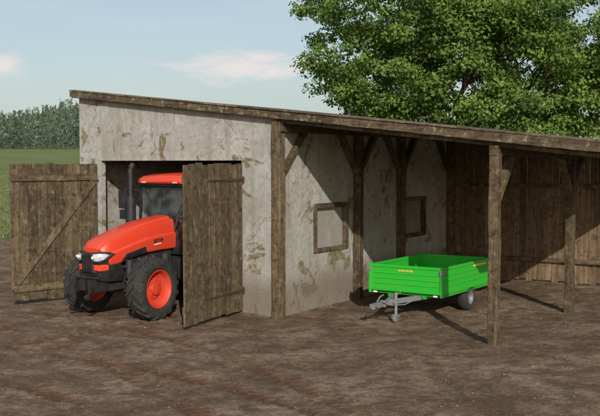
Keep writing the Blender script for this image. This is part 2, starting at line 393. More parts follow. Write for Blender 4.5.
mb=MB(); a,b=UL+.001,-.2; mb.hexa([(a,VB-.198,-.1),(b,VB-.198,-.1),(b,VB+.02,-.1),(a,VB+.02,-.1),(a,VB-.198,top(a)),(b,VB-.198,top(b)),(b,VB+.02,top(b)),(a,VB+.02,top(a))],.5); mb.build('wall',PL,shed)
mb=MB(); u=0.0
while u<UR+.1:
    w=random.uniform(.13,.19); d=random.uniform(-.008,.008)
    z0=random.uniform(.0,.07)
    mb.hexa([(u,VB+d,z0),(u+w-.008,VB+d,z0),(u+w-.008,VB+.03+d,z0),(u,VB+.03+d,z0)]+[(u,VB+d,top(u)-.05),(u+w-.008,VB+d,top(u+w)-.05),(u+w-.008,VB+.03+d,top(u+w)-.05),(u,VB+.03+d,top(u)-.05)])
    u+=w
mb.build('plank_wall',WBACK,shed,bevel=.003,label='brown vertical plank wall')
mb=MB()
for z in(.55,2.35): mb.beam((.0,VB-.05,z),(UR,VB-.05,z+.01),.06,.1,8,.004)
mb.each('rail',WX,shed,bevel=.006)
mb=MB(); V1=8.1; UL2=-5.43; v=-.1
while v<V1:
    w=min(random.uniform(.16,.22),V1-v); dz=random.uniform(0,.012); u=UL2
    for i in range(3):
        ub=UL2+(UR-UL2)*(i+1)/3; e=.005; za,zb=zr(u)+.085+dz,zr(ub)+.085+dz
        mb.hexa([(u,v,za),(ub-e,v,zb),(ub-e,v+w-.006,zb),(u,v+w-.006,za),(u,v,za+.03),(ub-e,v,zb+.03),(ub-e,v+w-.006,zb+.03),(u,v+w-.006,za+.03)])
        u=ub
    v+=w
kk=12
for i in range(kk):
    a=UL2+(UR-UL2)*i/kk; b=UL2+(UR-UL2)*(i+1)/kk-.004
    mb.hexa([(a,ev(a),zr(a)+.082),(b,ev(b),zr(b)+.082),(b,-.103,zr(b)+.082),(a,-.103,zr(a)+.082),(a,ev(a),zr(a)+.11),(b,ev(b),zr(b)+.11),(b,-.103,zr(b)+.11),(a,-.103,zr(a)+.11)])
roof=mb.build('roof',WX,shed,label='weathered plank roof sloping down to one side')
mb=MB(); mb.hexa([(UL2,-.1,zr(UL2)+.13),(UR,-.1,zr(UR)+.13),(UR,V1,zr(UR)+.13),(UL2,V1,zr(UL2)+.13),(UL2,-.1,zr(UL2)+.145),(UR,-.1,zr(UR)+.145),(UR,V1,zr(UR)+.145),(UL2,V1,zr(UL2)+.145)],.5)
mb.build('roof_covering',ROOFC,roof)
mb=MB()
TH=lambda u: .12+.025*min(1,max(0,(u+5.4)/11))
cuts=[UL2-.03,-2.1,1.35,4.1,UR+.04]
for a,b in zip(cuts[:-1],cuts[1:]):
    k=16; vs=[];fs=[]; dd=random.uniform(0,.008)
    for i in range(k+1):
        u=a+(b-a)*i/k-(.004 if i==k else 0); j=random.uniform(-.006,.006); j2=random.uniform(-.003,.003)
        zb=zr(u)+j; z2=zr(u)+TH(u)+j2; V0=ev(u)
        vs+=[(u,V0-.035-dd,zb),(u,V0-.002,zb),(u,V0-.002,z2),(u,V0-.035-dd,z2)]
    for i in range(k):
        for q_ in range(4): fs.append((4*i+q_,4*i+4+q_,4*i+4+(q_+1)%4,4*i+(q_+1)%4))
    fs+= [(0,1,2,3),(4*k+3,4*k+2,4*k+1,4*k)]
    mb.add(vs,fs)
mb.each('fascia',WFM,roof,bevel=.004)
mb=MB()
k=10
for i in range(k):
    a=UL2-.03+(UR+.06-UL2)*i/k; b=UL2-.03+(UR+.06-UL2)*(i+1)/k-random.uniform(.003,.008); h0,h1=TH(a)+.008,TH(b)+.008
    mb.hexa([(a,ev(a)-.06,zr(a)+h0),(b,ev(b)-.06,zr(b)+h1),(b,-.02,zr(b)+h1+.015),(a,-.02,zr(a)+h0+.015),(a,ev(a)-.06,zr(a)+h0+.022),(b,ev(b)-.06,zr(b)+h1+.022),(b,-.02,zr(b)+h1+.037),(a,-.02,zr(a)+h0+.037)])
mb.build('edge_boards',WFM,roof,bevel=.003)
mb=MB()
for u in(UL2-.02,UR+.02): mb.beam((u,ev(u)+.02,zr(u)+.06),(u,V1,zr(u)+.06),.03,.14,20,.003)
mb.each('verge_board',WFM,roof,bevel=.004)
mb=MB()
for v in np.linspace(.45,7.3,7):
    mb.beam((.02,v,zr(0)+.01),(UR-.05,v,zr(UR)+.01),.09,.14,10,.004)
mb.beam((.0,-.02,zr(0)+.0),(UR-.05,-.27,zr(UR)+.0),.1,.15,10,.004)
mb.each('rafter',WX,roof,bevel=.008)
BZ=zr(4.37)-.145
mb=MB(); mb.beam((4.37,ev(4.37)+.02,BZ),(4.37,V1-.1,BZ),.15,.16,20,.005); mb.build('beam',WY,shed,bevel=.01)
mb=MB(); mb.beam((.075,-.08,3.56),(.075,VB-.06,3.56),.14,.16,20,.005); mb.build('beam',WY,shed,bevel=.01)
def post(u,v,h,w=.165,label=None):
    mb=MB(); mb.beam((u,v,-.15),(u,v,h),w,w,9,.008,up=(0,1,0)); return mb.build('post',WV,shed,bevel=.015,label=label)
post(.01,-.0,3.7,.19); 
for v in(2.83,4.79,7.5): post(.085,v,3.49,.165)
for v in(-.25,3.62,7.5): post(4.37,v,BZ-.07,.16)
def brace(a,b,w=.11,h=.1):
    mb=MB(); mb.beam(a,b,w,h,4,.004); mb.build('brace',WY,shed,bevel=.008)
brace((.08,.06,2.75),(.08,.78,3.5))
for v in(2.83,4.79):
    for s_ in(-1,1): brace((.085,v+s_*.05,2.7),(.085,v+s_*.72,3.5))
brace((.085,7.4,2.7),(.085,6.75,3.5))
for v in(-.25,3.62,7.5):
    for s_ in(-1,1):
        if (v<0 and s_<0) or (v>7 and s_>0): continue
        brace((4.37,v+s_*.05,2.3),(4.37,v+s_*.72,BZ-.06),.12,.12)
for (a,b,c_,d),mt in zip(wins,(WALLG,WALLD)):
    w=empty('window',(0,(a+b)/2,(c_+d)/2),0,shed); t=.085; yo,zo=(a+b)/2,(c_+d)/2
    mb=MB(); mb.M=Matrix.Translation((0,-yo,-zo))
    mb.box(-.05,.03,a-.02,a+t,c_-.02,d+.02); mb.box(-.05,.032,b-t,b+.02,c_-.02,d+.02)
    mb.box(-.05,.027,a+t,b-t,d-t+.02,d+.03); mb.box(-.05,.027,a+t,b-t,c_-.03,c_+t-.03)
    mb.build('frame',WY,w,bevel=.006)
    mb=MB(); mb.M=Matrix.Translation((0,-yo,-zo)); mb.box(-.085,-.075,a+t-.06,b-t+.06,c_+.01,d-.01,.5); mb.build('pane',mt,w)
def door(hu,dirv,Ld,inner):
    ang=math.atan2(dirv[1],dirv[0]); mb=MB(); n=10; w=Ld/n
    for i in range(n):
        x0=i*w; jy=random.uniform(-.005,.005); z0=random.uniform(.05,.11); z1=2.89+random.uniform(-.025,.015)
        mb.beam((x0+w/2,jy,z0),(x0+w/2,jy,z1),w-.010,.03,6,.0025,up=(0,1,0))
    d=mb.build('door',WV,shed,loc=(hu,-.06,0),rot=(0,0,ang),bevel=.004,label='open plank door with %s'%('diagonal brace' if inner else 'iron strap hinges'))
    sg=1 if inner else -1
    mb=MB(); mb.beam((.03,sg*.034,2.6),(Ld-.03,sg*.034,2.6),.035,.14,6,.003); mb.beam((.03,sg*.034,.33),(Ld-.03,sg*.034,.33),.035,.14,6,.003)
    mb.each('ledge',WX,d,bevel=.004)
    mb=MB(); mb.beam((.1,sg*.034,2.5),(Ld-.1,sg*.034,.43),.035,.13,6,.003); mb.build('brace',WV,d,bevel=.004)
    if inner:
        mb=MB()
        for z in(.4,2.5): mb.box(-.05,.5,-.03,-.02,z,z+.05)
        mb.each('hinge',RUST,d,bevel=.002)
    else:
        for z in(.42,2.55):
            mb=MB()
            mb.hexa([(-.06,.019,z),(1.25,.019,z+.018),(1.25,.03,z+.018),(-.06,.03,z),(-.06,.019,z+.06),(1.25,.019,z+.042),(1.25,.03,z+.042),(-.06,.03,z+.06)])
            mb.cyl((-.02,.02,z-.03),(-.02,.02,z+.09),.022)
            for x in(.08,.4,.75,1.15): mb.cyl((x,.026,z+.03),(x,.04,z+.03),.012,n=8)
            mb.build('hinge',RUST,d)
        mb=MB(); mb.tube([(Ld-.12,.015,1.3),(Ld-.12,.08,1.33),(Ld-.12,.08,1.52),(Ld-.12,.015,1.55)],.01); mb.build('handle',RUST,d)
door(HL-.02,(-.27,-.96),1.95,True)
door(HR+.02,(.14,-.99),2.03,False)

# ---------------- wheels ----------------
def tyre_mesh(Rr,W,rr,nl,lug=True):
    mb=MB(); h=W/2; R0=Rr-(.035 if lug else .006)
    prof=[(-h*.72,rr-.01),(-h*.86,rr+.015),(-h,rr+(R0-rr)*.4),(-h*.99,rr+(R0-rr)*.72),(-h*.86,R0-.012),(-h*.5,R0),(0,R0+.003),(h*.5,R0),(h*.86,R0-.012),(h*.99,rr+(R0-rr)*.72),(h,rr+(R0-rr)*.4),(h*.86,rr+.015),(h*.72,rr-.01)]
    mb.revolve(prof,64)
    if lug:
        def pt(x,r,a): return (x,r*math.cos(a),r*math.sin(a))
        for i in range(nl):
            for sd in(-1,1):
                a=2*math.pi*(i+(.5 if sd>0 else 0))/nl; da=.75*2*math.pi/nl*1.1; t=.36*math.pi/nl
                x0,x1,x2=-sd*.01,sd*h*.8,sd*h*1.0
                s1=[pt(x0,R0-.01,a-t),pt(x0,R0-.01,a+t),pt(x0,Rr,a+t*.8),pt(x0,Rr,a-t*.8)]
                s2=[pt(x1,R0-.02,a+da-t),pt(x1,R0-.02,a+da+t),pt(x1,Rr-.008,a+da+t*.8),pt(x1,Rr-.008,a+da-t*.8)]
                s3=[pt(x2*.99,rr+(R0-rr)*.62,a+da*1.1-t),pt(x2*.99,rr+(R0-rr)*.62,a+da*1.1+t),pt(x2*1.02,Rr-.05,a+da*1.1+t*.8),pt(x2*1.02,Rr-.05,a+da*1.1-t*.8)]
                mb.loft([s1,s2,s3])
    return mb
def rim_mesh(W,rr):
    mb=MB(); h=W/2
    mb.revolve([(h*.86,rr+.02),(h*.88,rr+.0),(h*.6,rr-.03),(h*.3,rr-.045),(h*.16,rr*.62),(h*.3,rr*.5),(h*.3,rr*.36),(h*.55,rr*.33),(h*.58,rr*.2),(h*.62,.0)],48)
    mb.revolve([(-h*.86,rr+.02),(-h*.88,rr+.0),(-h*.6,rr-.03),(-h*.3,rr-.05),(-h*.1,rr*.6),(-h*.1,rr*.2),(-h*.1,0)],48)
    for i in range(8):
        a=math.pi*2*i/8; y,z=rr*.43*math.cos(a),rr*.43*math.sin(a); mb.cyl((h*.28,y,z),(h*.4,y,z),.016 if rr>.2 else .008,n=8)
    return mb
def wheel(parent,loc,flip,Rr,W,rr,nl,rimmat,lug=True,steer=0,cache={}):
    e=empty('wheel',loc,(math.pi if flip else 0)+steer,parent)
    k=(Rr,W)
    if k not in cache:
        t=tyre_mesh(Rr,W,rr,nl,lug).build('tyre',RUB,e,smooth=True); r=rim_mesh(W,rr).build('rim',rimmat,e,smooth=True); cache[k]=(t,r)
    else:
        for s_ in cache[k]:
            c_=s_.copy(); COL.objects.link(c_); c_.parent=e
    return e

# ---------------- tractor ----------------
tp=P(-2.62,-1.5); TR=empty('tractor',(tp.x,tp.y,-.01),ANG,label='orange-red farm tractor with black cab parked in the doorway',cat='tractor')
FR,RRr=.585,.80
wheel(TR,(.83,0,FR),False,FR,.37,.34,17,RIM,steer=R(3)); wheel(TR,(-.83,0,FR),True,FR,.37,.34,17,RIM,steer=R(3))
wheel(TR,(.86,2.2,RRr),False,RRr,.46,.48,20,RIM); wheel(TR,(-.86,2.2,RRr),True,RRr,.46,.48,20,RIM)
HE=1.14
ky=[-.80,-.72,-.58,-.36,-.05,.35,.75,HE]
kw=[.25,.30,.333,.352,.362,.368,.371,.373]
kb=[1.17,1.09,1.04,1.06,1.14,1.20,1.225,1.23]
kt=[1.33,1.405,1.475,1.55,1.635,1.735,1.80,1.84]
yy=np.concatenate([np.linspace(-.80,-.5,9),np.linspace(-.42,HE,20)])
def sm(k,y):
    return np.mean([np.interp(y+d,ky,k) for d in(-.05,-.025,0,.025,.05)])
mb=MB(); secs=[]
for y in yy:
    w,zb,zt_=sm(kw,y),sm(kb,y),sm(kt,y); h=zt_-zb
    fr=max(0,(-.55-y)/.25)
    pts=[(w*.97,zb),(w,zb+.02),(w*1.06,zb+h*.42),(w*1.05,zb+h*.47),(w*.94,zb+h*.53),(w*.90,zb+h*.80),(w*.82,zb+h*.94),(w*.60,zb+h*.955),(w*.53,zb+h*1.025),(w*.25,zb+h*1.045),(0,zb+h*1.05)]
    full=pts+[(-x,z) for x,z in pts[-2::-1]]
    secs.append([(x,y+fr*.09*(abs(x)/w)**2+.03*fr*(z-zb)/h,z) for x,z in full])
mb.loft(secs)
hood=mb.build('hood',RED,TR,smooth=True,sharp=20,label='glossy orange-red engine hood with sculpted edges')
mb=MB()
mb.loft([[(.27,-.775,.93),(-.27,-.775,.93),(-.26,-.785,1.16),(.26,-.785,1.16)],[(.32,-.62,.92),(-.32,-.62,.92),(-.32,-.62,1.16),(.32,-.62,1.16)],[(.33,-.3,.95),(-.33,-.3,.95),(-.335,-.3,1.14),(.335,-.3,1.14)]])
mb.loft([[(.14,-.835,.92),(-.14,-.835,.92),(-.09,-.840,1.25),(.09,-.840,1.25)],[(.18,-.74,.9),(-.18,-.74,.9),(-.12,-.74,1.27),(.12,-.74,1.27)]])
for z in np.linspace(.94,1.21,10): mb.box(-.115,.115,-.855,-.83,z,z+.010)
for x in(-.06,0,.06): mb.box(x-.006,x+.006,-.858,-.83,.94,1.2)
mb.build('grille',BLACK,hood,bevel=.004)
mb=MB()
mb.loft([[(.25,-.79,.76),(-.25,-.79,.76),(-.27,-.77,.92),(.27,-.77,.92)],[(.31,-.60,.74),(-.31,-.60,.74),(-.32,-.58,.95),(.32,-.58,.95)],[(.30,-.25,.72),(-.30,-.25,.72),(-.32,-.2,1.0),(.32,-.2,1.0)]])
for z in np.linspace(.79,.90,4): mb.box(-.22,.22,-.812,-.78,z,z+.014)
mb.build('lower_grille',BLACK,hood,bevel=.008)
for s_ in(-1,1):
    mb=MB(); mb.loft([[(s_*.155,-.815,.95),(s_*.265,-.785,.94),(s_*.275,-.785,1.04),(s_*.145,-.825,1.06)],[(s_*.265,-.74,.94),(s_*.335,-.62,.95),(s_*.345,-.62,1.06),(s_*.27,-.74,1.06)]]); mb.build('nose_cheek',RED,hood,bevel=.01)
    def hl(k,off):
        q1=[(.10,-.842,1.275),(.11,-.845,1.12),(.19,-.83,1.095),(.275,-.79,1.10),(.35,-.68,1.14),(.385,-.52,1.245),(.335,-.63,1.285),(.25,-.775,1.295)]
        ct=Vector((.245,-.765,1.20)); return [tuple((lambda p:(s_*p.x,p.y,p.z))(Vector(p).lerp(ct,1-k)+Vector((off*.45,-off,0)))) for p in q1]
    mb=MB(); mb.loft([hl(1.0,-.07),hl(1.0,.012),hl(.97,.018)]); h_=mb.build('headlight',BLACK,hood,bevel=.003)
    mb=MB(); mb.loft([hl(.70,.0),hl(.68,.026),hl(.5,.036)]); mb.build('lens',LAMP,h_,smooth=True)
    mb=MB(); mb.cyl((s_*.18,-.80,1.195),(s_*.186,-.882,1.193),.028,n=20); mb.cyl((s_*.27,-.74,1.20),(s_*.288,-.83,1.20),.022,n=20)
    mb.each('reflector_bowl',WHT,h_,smooth=True)
    mb=MB()
    mb.loft([[(s_*.34,-.32,1.10),(s_*.366,-.32,1.10),(s_*.388,-.20,1.215),(s_*.34,-.20,1.215)],[(s_*.34,.34,1.215),(s_*.386,.34,1.215),(s_*.396,.28,1.32),(s_*.34,.28,1.32)]])
    for i in range(7):
        y=-.23+i*.07; zc=1.19+i*.013
        mb.hexa([(s_*.35,y,zc-.035),(s_*.397,y,zc-.035),(s_*.397,y+.02,zc-.035),(s_*.35,y+.02,zc-.035),(s_*.35,y+.025,zc+.035),(s_*.402,y+.025,zc+.035),(s_*.402,y+.045,zc+.04),(s_*.35,y+.045,zc+.04)])
    mb.build('side_vent',BLACK,hood)
def text(body,size,mat,parent,loc,rot,name='lettering',bold=0.0):
    cu=bpy.data.curves.new(name,'FONT'); cu.body=body; cu.size=size; cu.extrude=.004; cu.offset=bold
    t=bpy.data.objects.new('tmp',cu); COL.objects.link(t); bpy.context.view_layer.update()
    me=bpy.data.meshes.new_from_object(t.evaluated_get(bpy.context.evaluated_depsgraph_get())); bpy.data.objects.remove(t)
    me.materials.clear(); me.materials.append(mat); o=bpy.data.objects.new(name,me); COL.objects.link(o); o.parent=parent; o.location=loc; o.rotation_euler=rot; return o
text('ZETOR',.085,BLACK,hood,(.397,.50,1.375),(R(90),R(-6),R(90)),bold=.001)
text('PROXIMA',.045,WHT,hood,(.397,.52,1.32),(R(90),R(-6),R(90)))
mb=MB(); mb.box(-.22,.22,-.6,2.4,.55,.92); mb.box(-.29,.29,-.1,1.1,.8,1.22); mb.box(-.34,.34,1.05,2.6,.6,1.0)
mb.cyl((.36,.25,.85),(.36,.6,.85),.09,n=18); mb.cyl((.34,-.1,.75),(.34,-.1,1.1),.07,n=16); mb.cyl((.36,.85,.72),(.36,.85,1.15),.08,n=16)
for y in(.0,.2,.4,.6): mb.cyl((.28,y,1.12),(.36,y,.98),.025,n=10)
mb.tube([(.31,-.3,1.0),(.37,-.1,.95),(.37,.3,.98),(.34,.7,1.0)],.018); mb.tube([(.31,-.2,.7),(.40,.2,.68),(.38,1.0,.7)],.02)
mb.build('engine',DARK,TR,bevel=.012)
mb=MB(); mb.beam((-.7,0,.56),(.7,0,.56),.16,.15); mb.cyl((.58,0,.585),(.76,0,.585),.13,.15,20); mb.cyl((-.58,0,.585),(-.70,0,.585),.10,.12,20)
mb.cyl((0,-.25,.6),(0,.3,.6),.13,n=18); mb.tube([(-.6,.16,.6),(.6,.16,.6)],.025)
mb.build('front_axle',DARK,TR,bevel=.01)
mb=MB(); mb.cyl((-.75,2.2,.8),(.75,2.2,.8),.15,n=20); mb.build('rear_axle',DARK,TR)
mb=MB()
mb.box(-.25,.25,-.86,-.58,.56,.745); 
for s_ in(-1,1):
    mb.box(s_*.2-.03,s_*.2+.03,-.98,-.7,.55,.8); mb.beam((s_*.2,-.85,.62),(s_*.26,-1.08,.50),.05,.07); mb.cyl((s_*.23,-1.09,.5),(s_*.30,-1.09,.5),.045,n=14)
    mb.tube([(s_*.30,-.82,.78),(s_*.33,-.85,.9)],.016)
mb.box(-.07,.07,-.97,-.8,.6,.88); mb.cyl((-.1,-.95,.84),(.1,-.95,.84),.03,n=12); mb.tube([(-.34,-.86,.82),(.34,-.86,.82)],.018)
mb.build('front_linkage',BLACK,TR,bevel=.01)
mb=MB(); mb.box(.36,.64,1.0,1.6,.62,1.05); mb.box(-.64,-.36,1.0,1.6,.62,1.05); mb.each('fuel_tank',BLACK,TR,bevel=.05)
for s_ in(-1,1):
    mb=MB()
    for z in(.42,.68,.94): mb.box(min(s_*.62,s_*.84),max(s_*.62,s_*.84),1.07,1.45,z,z+.03)
    for y in(1.06,1.46): mb.beam((s_*.83,y,.4),(s_*.7,y,1.15),.02,.05)
    mb.build('step',BLACK,TR,bevel=.004)
cab=empty('cab',(0,-.20,0),0,TR)
mb=MB()
for s_ in(-1,1):
    mb.beam((s_*.56,1.36,1.1),(s_*.66,1.42,1.6),.05,.06); mb.beam((s_*.66,1.42,1.6),(s_*.67,1.5,2.46),.045,.05)
    mb.beam((s_*.70,2.1,1.45),(s_*.70,2.12,2.46),.04,.05); mb.beam((s_*.68,2.78,1.4),(s_*.66,2.72,2.46),.05,.05)
    mb.beam((s_*.66,1.45,2.45),(s_*.66,2.75,2.45),.06,.06); mb.beam((s_*.58,1.38,1.14),(s_*.72,2.1,1.3),.05,.07)
    mb.beam((s_*.7,1.38,1.05),(s_*.7,2.0,1.05),.06,.08)
mb.beam((-.66,1.48,2.45),(.66,1.48,2.45),.06,.06); mb.beam((-.66,2.74,2.45),(.66,2.74,2.45),.06,.07); mb.beam((-.6,1.37,1.25),(.6,1.37,1.25),.06,.3); mb.box(-.66,.66,2.68,2.76,1.0,1.5)
mb.box(-.6,.6,1.4,2.7,.98,1.06); mb.beam((.12,1.375,1.5),(.5,1.42,2.1),.012,.02); mb.beam((-.1,1.36,1.5),(.12,1.375,1.5),.02,.03)
mb.build('cab_frame',BLACK,cab,bevel=.008)
mb=MB()
mb.hexa([(-.55,1.395,1.4),(.55,1.395,1.4),(.55,1.403,1.4),(-.55,1.403,1.4),(-.64,1.48,2.42),(.64,1.48,2.42),(.64,1.488,2.42),(-.64,1.488,2.42)])
for s_ in(-1,1): mb.hexa([(s_*.66,1.42,1.2),(s_*.70,2.1,1.3),(s_*.708,2.1,1.3),(s_*.668,1.42,1.2),(s_*.67,1.5,2.42),(s_*.69,2.1,2.42),(s_*.698,2.1,2.42),(s_*.678,1.5,2.42)]); mb.hexa([(s_*.70,2.13,1.5),(s_*.68,2.76,1.5),(s_*.688,2.76,1.5),(s_*.708,2.13,1.5),(s_*.69,2.13,2.42),(s_*.66,2.72,2.42),(s_*.668,2.72,2.42),(s_*.698,2.13,2.42)])
mb.each('cab_window',GLASS,cab)
def rsec(y,w,z0,z1): return [(w*.96,y,z0),(w,y,z0+.03),(w*.96,y,z1-.04),(w*.8,y,z1),(0,y,z1+.03),(-w*.8,y,z1),(-w*.96,y,z1-.04),(-w,y,z0+.03),(-w*.96,y,z0)]
mb=MB(); mb.loft([rsec(1.28,.52,2.53,2.565),rsec(1.31,.60,2.50,2.60),rsec(1.42,.68,2.485,2.645),rsec(1.7,.72,2.48,2.68),rsec(2.2,.74,2.48,2.69),rsec(2.7,.73,2.48,2.665),rsec(2.86,.68,2.5,2.60)])
rf=mb.build('cab_roof',RED,cab,smooth=True,bevel=.01)
mb=MB(); mb.box(-.64,.64,1.36,2.8,2.455,2.49); mb.build('roof_lining',BLACK,rf)
for x in(-.42,.42):
    mb=MB(); mb.box(x-.06,x+.06,1.27,1.34,2.505,2.54); mb.build('work_light',LAMP,rf,bevel=.01)
mb=MB(); mb.cyl((.6,2.6,2.62),(.6,2.6,2.70),.05,n=16); mb.cyl((.6,2.6,2.70),(.6,2.6,2.80),.055,.045,n=16); mb.build('beacon',AMB,rf,smooth=True)
mb=MB(); mb.box(-.24,.24,2.05,2.5,1.3,1.45); mb.hexa([(-.22,2.42,1.45),(.22,2.42,1.45),(.22,2.54,1.45),(-.22,2.54,1.45),(-.2,2.5,2.1),(.2,2.5,2.1),(.2,2.6,2.1),(-.2,2.6,2.1)]); mb.box(-.18,.18,2.1,2.45,1.06,1.3)
mb.build('seat',SEAT,cab,bevel=.04)
mb=MB(); mb.M=Matrix.Translation((0,1.85,1.85))@Matrix.Rotation(R(-60),4,'X')
k=28
for i in range(k):
    a,b=2*math.pi*i/k,2*math.pi*(i+1)/k; mb.cyl((.2*math.cos(a),.2*math.sin(a),0),(.2*math.cos(b),.2*math.sin(b),0),.018,n=8)
for a in(.5,2.6,4.7): mb.cyl((0,0,0),(.2*math.cos(a),.2*math.sin(a),0),.012,n=8)
mb.M=Matrix.Identity(4); mb.cyl((0,1.85,1.85),(0,1.62,1.2),.035,n=12); mb.box(-.3,.3,1.42,1.68,1.3,1.56)
mb.build('steering_wheel',BLACK,cab)
for s_ in(-1,1):
    mb=MB(); secs=[]
    for i in range(13):
        a=R(20+i*11.5); y=2.2-math.cos(a)*.93; z=.78+math.sin(a)*.93*.98
        y2=2.2-math.cos(a)*.97; z2=.78+math.sin(a)*.955
        secs.append([(s_*.66,y,z),(s_*1.08,y,z-.01),(s_*1.1,y,z-.06),(s_*1.115,y2,z2-.05),(s_*1.1,y2,z2+.0),(s_*.66,y2,z2+.01)])
    mb.loft(secs); mb.build('rear_fender',RED,TR,smooth=True,bevel=.004)
mb=MB(); ex,ey=-.72,1.02
mb.cyl((ex,ey,1.25),(ex,ey,2.15),.105,n=20); mb.cyl((ex,ey,2.15),(ex,ey,2.24),.105,.06,n=20); mb.cyl((ex,ey,2.22),(ex,ey,2.80),.055,n=16); mb.cyl((ex,ey,2.79),(ex,ey+.07,2.88),.055,.058,n=16)
for z in(1.4,1.75,2.05): mb.cyl((ex,ey,z),(ex,ey,z+.03),.113,n=20)
mb.cyl((-.30,1.0,1.35),(ex,ey,1.35),.05,n=14)
mb.build('exhaust_pipe',BLACK,TR,smooth=True)
for s_ in(-1,1):
    mb=MB(); mb.tube([(s_*.66,1.22,2.35),(s_*.95,1.10,2.38),(s_*.95,1.10,1.90)],.016); mb.box(s_*.95-.12,s_*.95+.12,1.02,1.10,1.98,2.34); mb.box(s_*.95-.10,s_*.95+.10,1.03,1.10,1.76,1.95); mb.build('mirror',BLACK,TR,bevel=.02)

# ---------------- trailer ----------------
BL,BWd=2.28,1.51
cp=P(1.19+BWd/2,1.41); TL=empty('trailer',(cp.x,cp.y,-.005),ANG,label='bright green single-axle tipping trailer under the lean-to',cat='trailer')
w=BWd/2; z0,z1=.47,.965
def board(L_,name,par,loc,rot):
    mb=MB(); mb.box(0,L_,0,.02,0,z1-z0-.0,.5)
    mb.box(-.002,L_+.002,-.014,.034,z1-z0-.05,z1-z0+.004); mb.box(-.002,L_+.002,-.014,.034,-.006,.05)
    for z in(.15,.25,.35): 
        mb.hexa([(.04,-.001,z-.026),(L_-.04,-.001,z-.026),(L_-.04,.012,z-.026),(.04,.012,z-.026),(.04,-.012,z-.012),(L_-.04,-.012,z-.012),(L_-.04,.012,z+.02),(.04,.012,z+.02)])
    mb.box(.0,.03,-.012,.03,.05,z1-z0-.05); mb.box(L_-.03,L_,-.012,.03,.05,z1-z0-.05)
    return mb.build(name,GREEN,par,loc=loc,rot=rot,bevel=.005)
bed=empty('bed',(0,0,0),0,TL)
f=board(2*w-.02,'front_board',bed,(-w+.01,0,z0),(0,0,0)); 
board(2*w-.02,'tailgate',bed,(w-.01,BL,z0),(0,0,math.pi))
sr=board(BL-.09,'side_board',bed,(w,.045,z0),(0,0,math.pi/2)); sl=board(BL-.09,'side_board',bed,(-w,BL-.045,z0),(0,0,-math.pi/2))
mb=MB()
for x in(-w+.0,w-.0):
    for y in(.0,BL): mb.box(x-.026,x+.026,y-.026,y+.026,z0-.06,z1+.02)
mb.each('corner_post',GREEN,bed,bevel=.006)
mb=MB(); mb.box(-w+.03,w-.03,.04,BL-.04,z0+.005,z0+.03); mb.build('floor',GREEND,bed)
mb=MB(); 
for x in(-.36,.36): mb.box(x-.04,x+.04,.05,BL-.05,z0-.12,z0-.01)
for y in(.06,.7,1.4,BL-.12): mb.box(-w+.02,w-.02,y,y+.06,z0-.065,z0-.005)
for s_ in(-1,1): mb.box(s_*w-.03,s_*w+.012,.03,BL-.03,z0-.06,z0-.008)
mb.build('chassis',GREEND,TL,bevel=.004)
mb=MB()
for s_ in(-1,1): mb.beam((s_*.34,.3,.38),(0,-.75,.36),.06,.09)
mb.beam((0,-.55,.36),(0,-1.12,.36),.08,.09); mb.cyl((0,-1.12,.36),(0,-1.2,.36),.045,n=16)
mb.box(-.05,.05,-1.28,-1.14,.34,.40); mb.cyl((0,-1.24,.31),(0,-1.24,.37),.045,n=16); mb.tube([(0,-1.1,.42),(0,-.98,.50),(0,-.86,.52)],.014)
for q_ in(-.6,-.9): mb.box(-.055,.055,q_,q_+.05,.3,.42)
mb.tube([(.05,-1.0,.42),(.12,-.8,.33),(.2,-.4,.30),(.22,.1,.36)],.012); mb.tube([(-.05,-1.0,.42),(-.14,-.8,.3),(-.16,-.3,.34),(-.2,.1,.4)],.01)
mb.build('drawbar',STEEL,TL,bevel=.006)
mb=MB(); mb.cyl((.13,-.62,.14),(.13,-.62,.50),.028,n=14); mb.cyl((.13,-.62,.50),(.13,-.62,.54),.036,n=14); mb.tube([(.13,-.62,.54),(.22,-.62,.54),(.22,-.62,.6)],.01); mb.box(.0,.15,-.65,-.59,.34,.42)
mb.cyl((.13,-.62,.06),(.13,-.62,.3),.021,n=12); mb.cyl((.105,-.64,.06),(.155,-.64,.06),.062,n=20)
mb.box(.07,.19,-.66,-.58,.1,.14)
mb.build('jockey_stand',STEEL,TL,bevel=.003)
AY=1.33
for s_ in(1,-1): wheel(TL,(s_*(w-.08),AY,.262),s_<0,.262,.185,.115,0,TRIM,lug=False)
mb=MB(); mb.beam((-w+.1,AY,.27),(w-.1,AY,.27),.06,.06)
for x in(-.36,.36): mb.beam((x,AY-.37,.33),(x,AY+.38,.33),.05,.03); mb.box(x-.03,x+.03,AY-.4,AY-.34,.3,.38); mb.box(x-.03,x+.03,AY+.35,AY+.41,.3,.38)
mb.beam((-.4,AY-.36,.37),(.4,AY-.36,.37),.03,.03)
mb.build('axle',DARK,TL,bevel=.004)
for s_ in(1,-1):
    mb=MB(); secs=[]
    for i in range(9):
        a=R(35+i*13.75); y=AY-math.cos(a)*.30; z=.255+math.sin(a)*.30*.72
        secs.append([(s_*(w-.2),y,z-.006),(s_*(w+.025),y,z-.006),(s_*(w+.025),y,z),(s_*(w-.2),y,z)])
    mb.loft(secs); mb.build('mudguard',BLACK,TL)
mb=MB(); mb.box(.60,.90,-.0165,-.0125,.38,.415) ; mp_=mb.build('maker_plate',YEL,f)
mb=MB()
for i in range(7): mb.box(.63+i*.035,.63+i*.035+(.018 if i%3 else .026),-.019,-.0168,.389,.406)
mb.build('plate_lettering',GREEND,f)
mb=MB(); mb.box(1.35,2.0,-.0185,-.0145,.395,.435)
mb.build('reflective_strip',YEL,sr)
mb=MB()
for x in(-w,w):
    for y in(.0,BL):
        mb.box(x-.036,x+.036,y-.04,y+.02,z1-.13,z1-.05)
mb.each('latch',STEEL,bed,bevel=.003)
mb=MB()
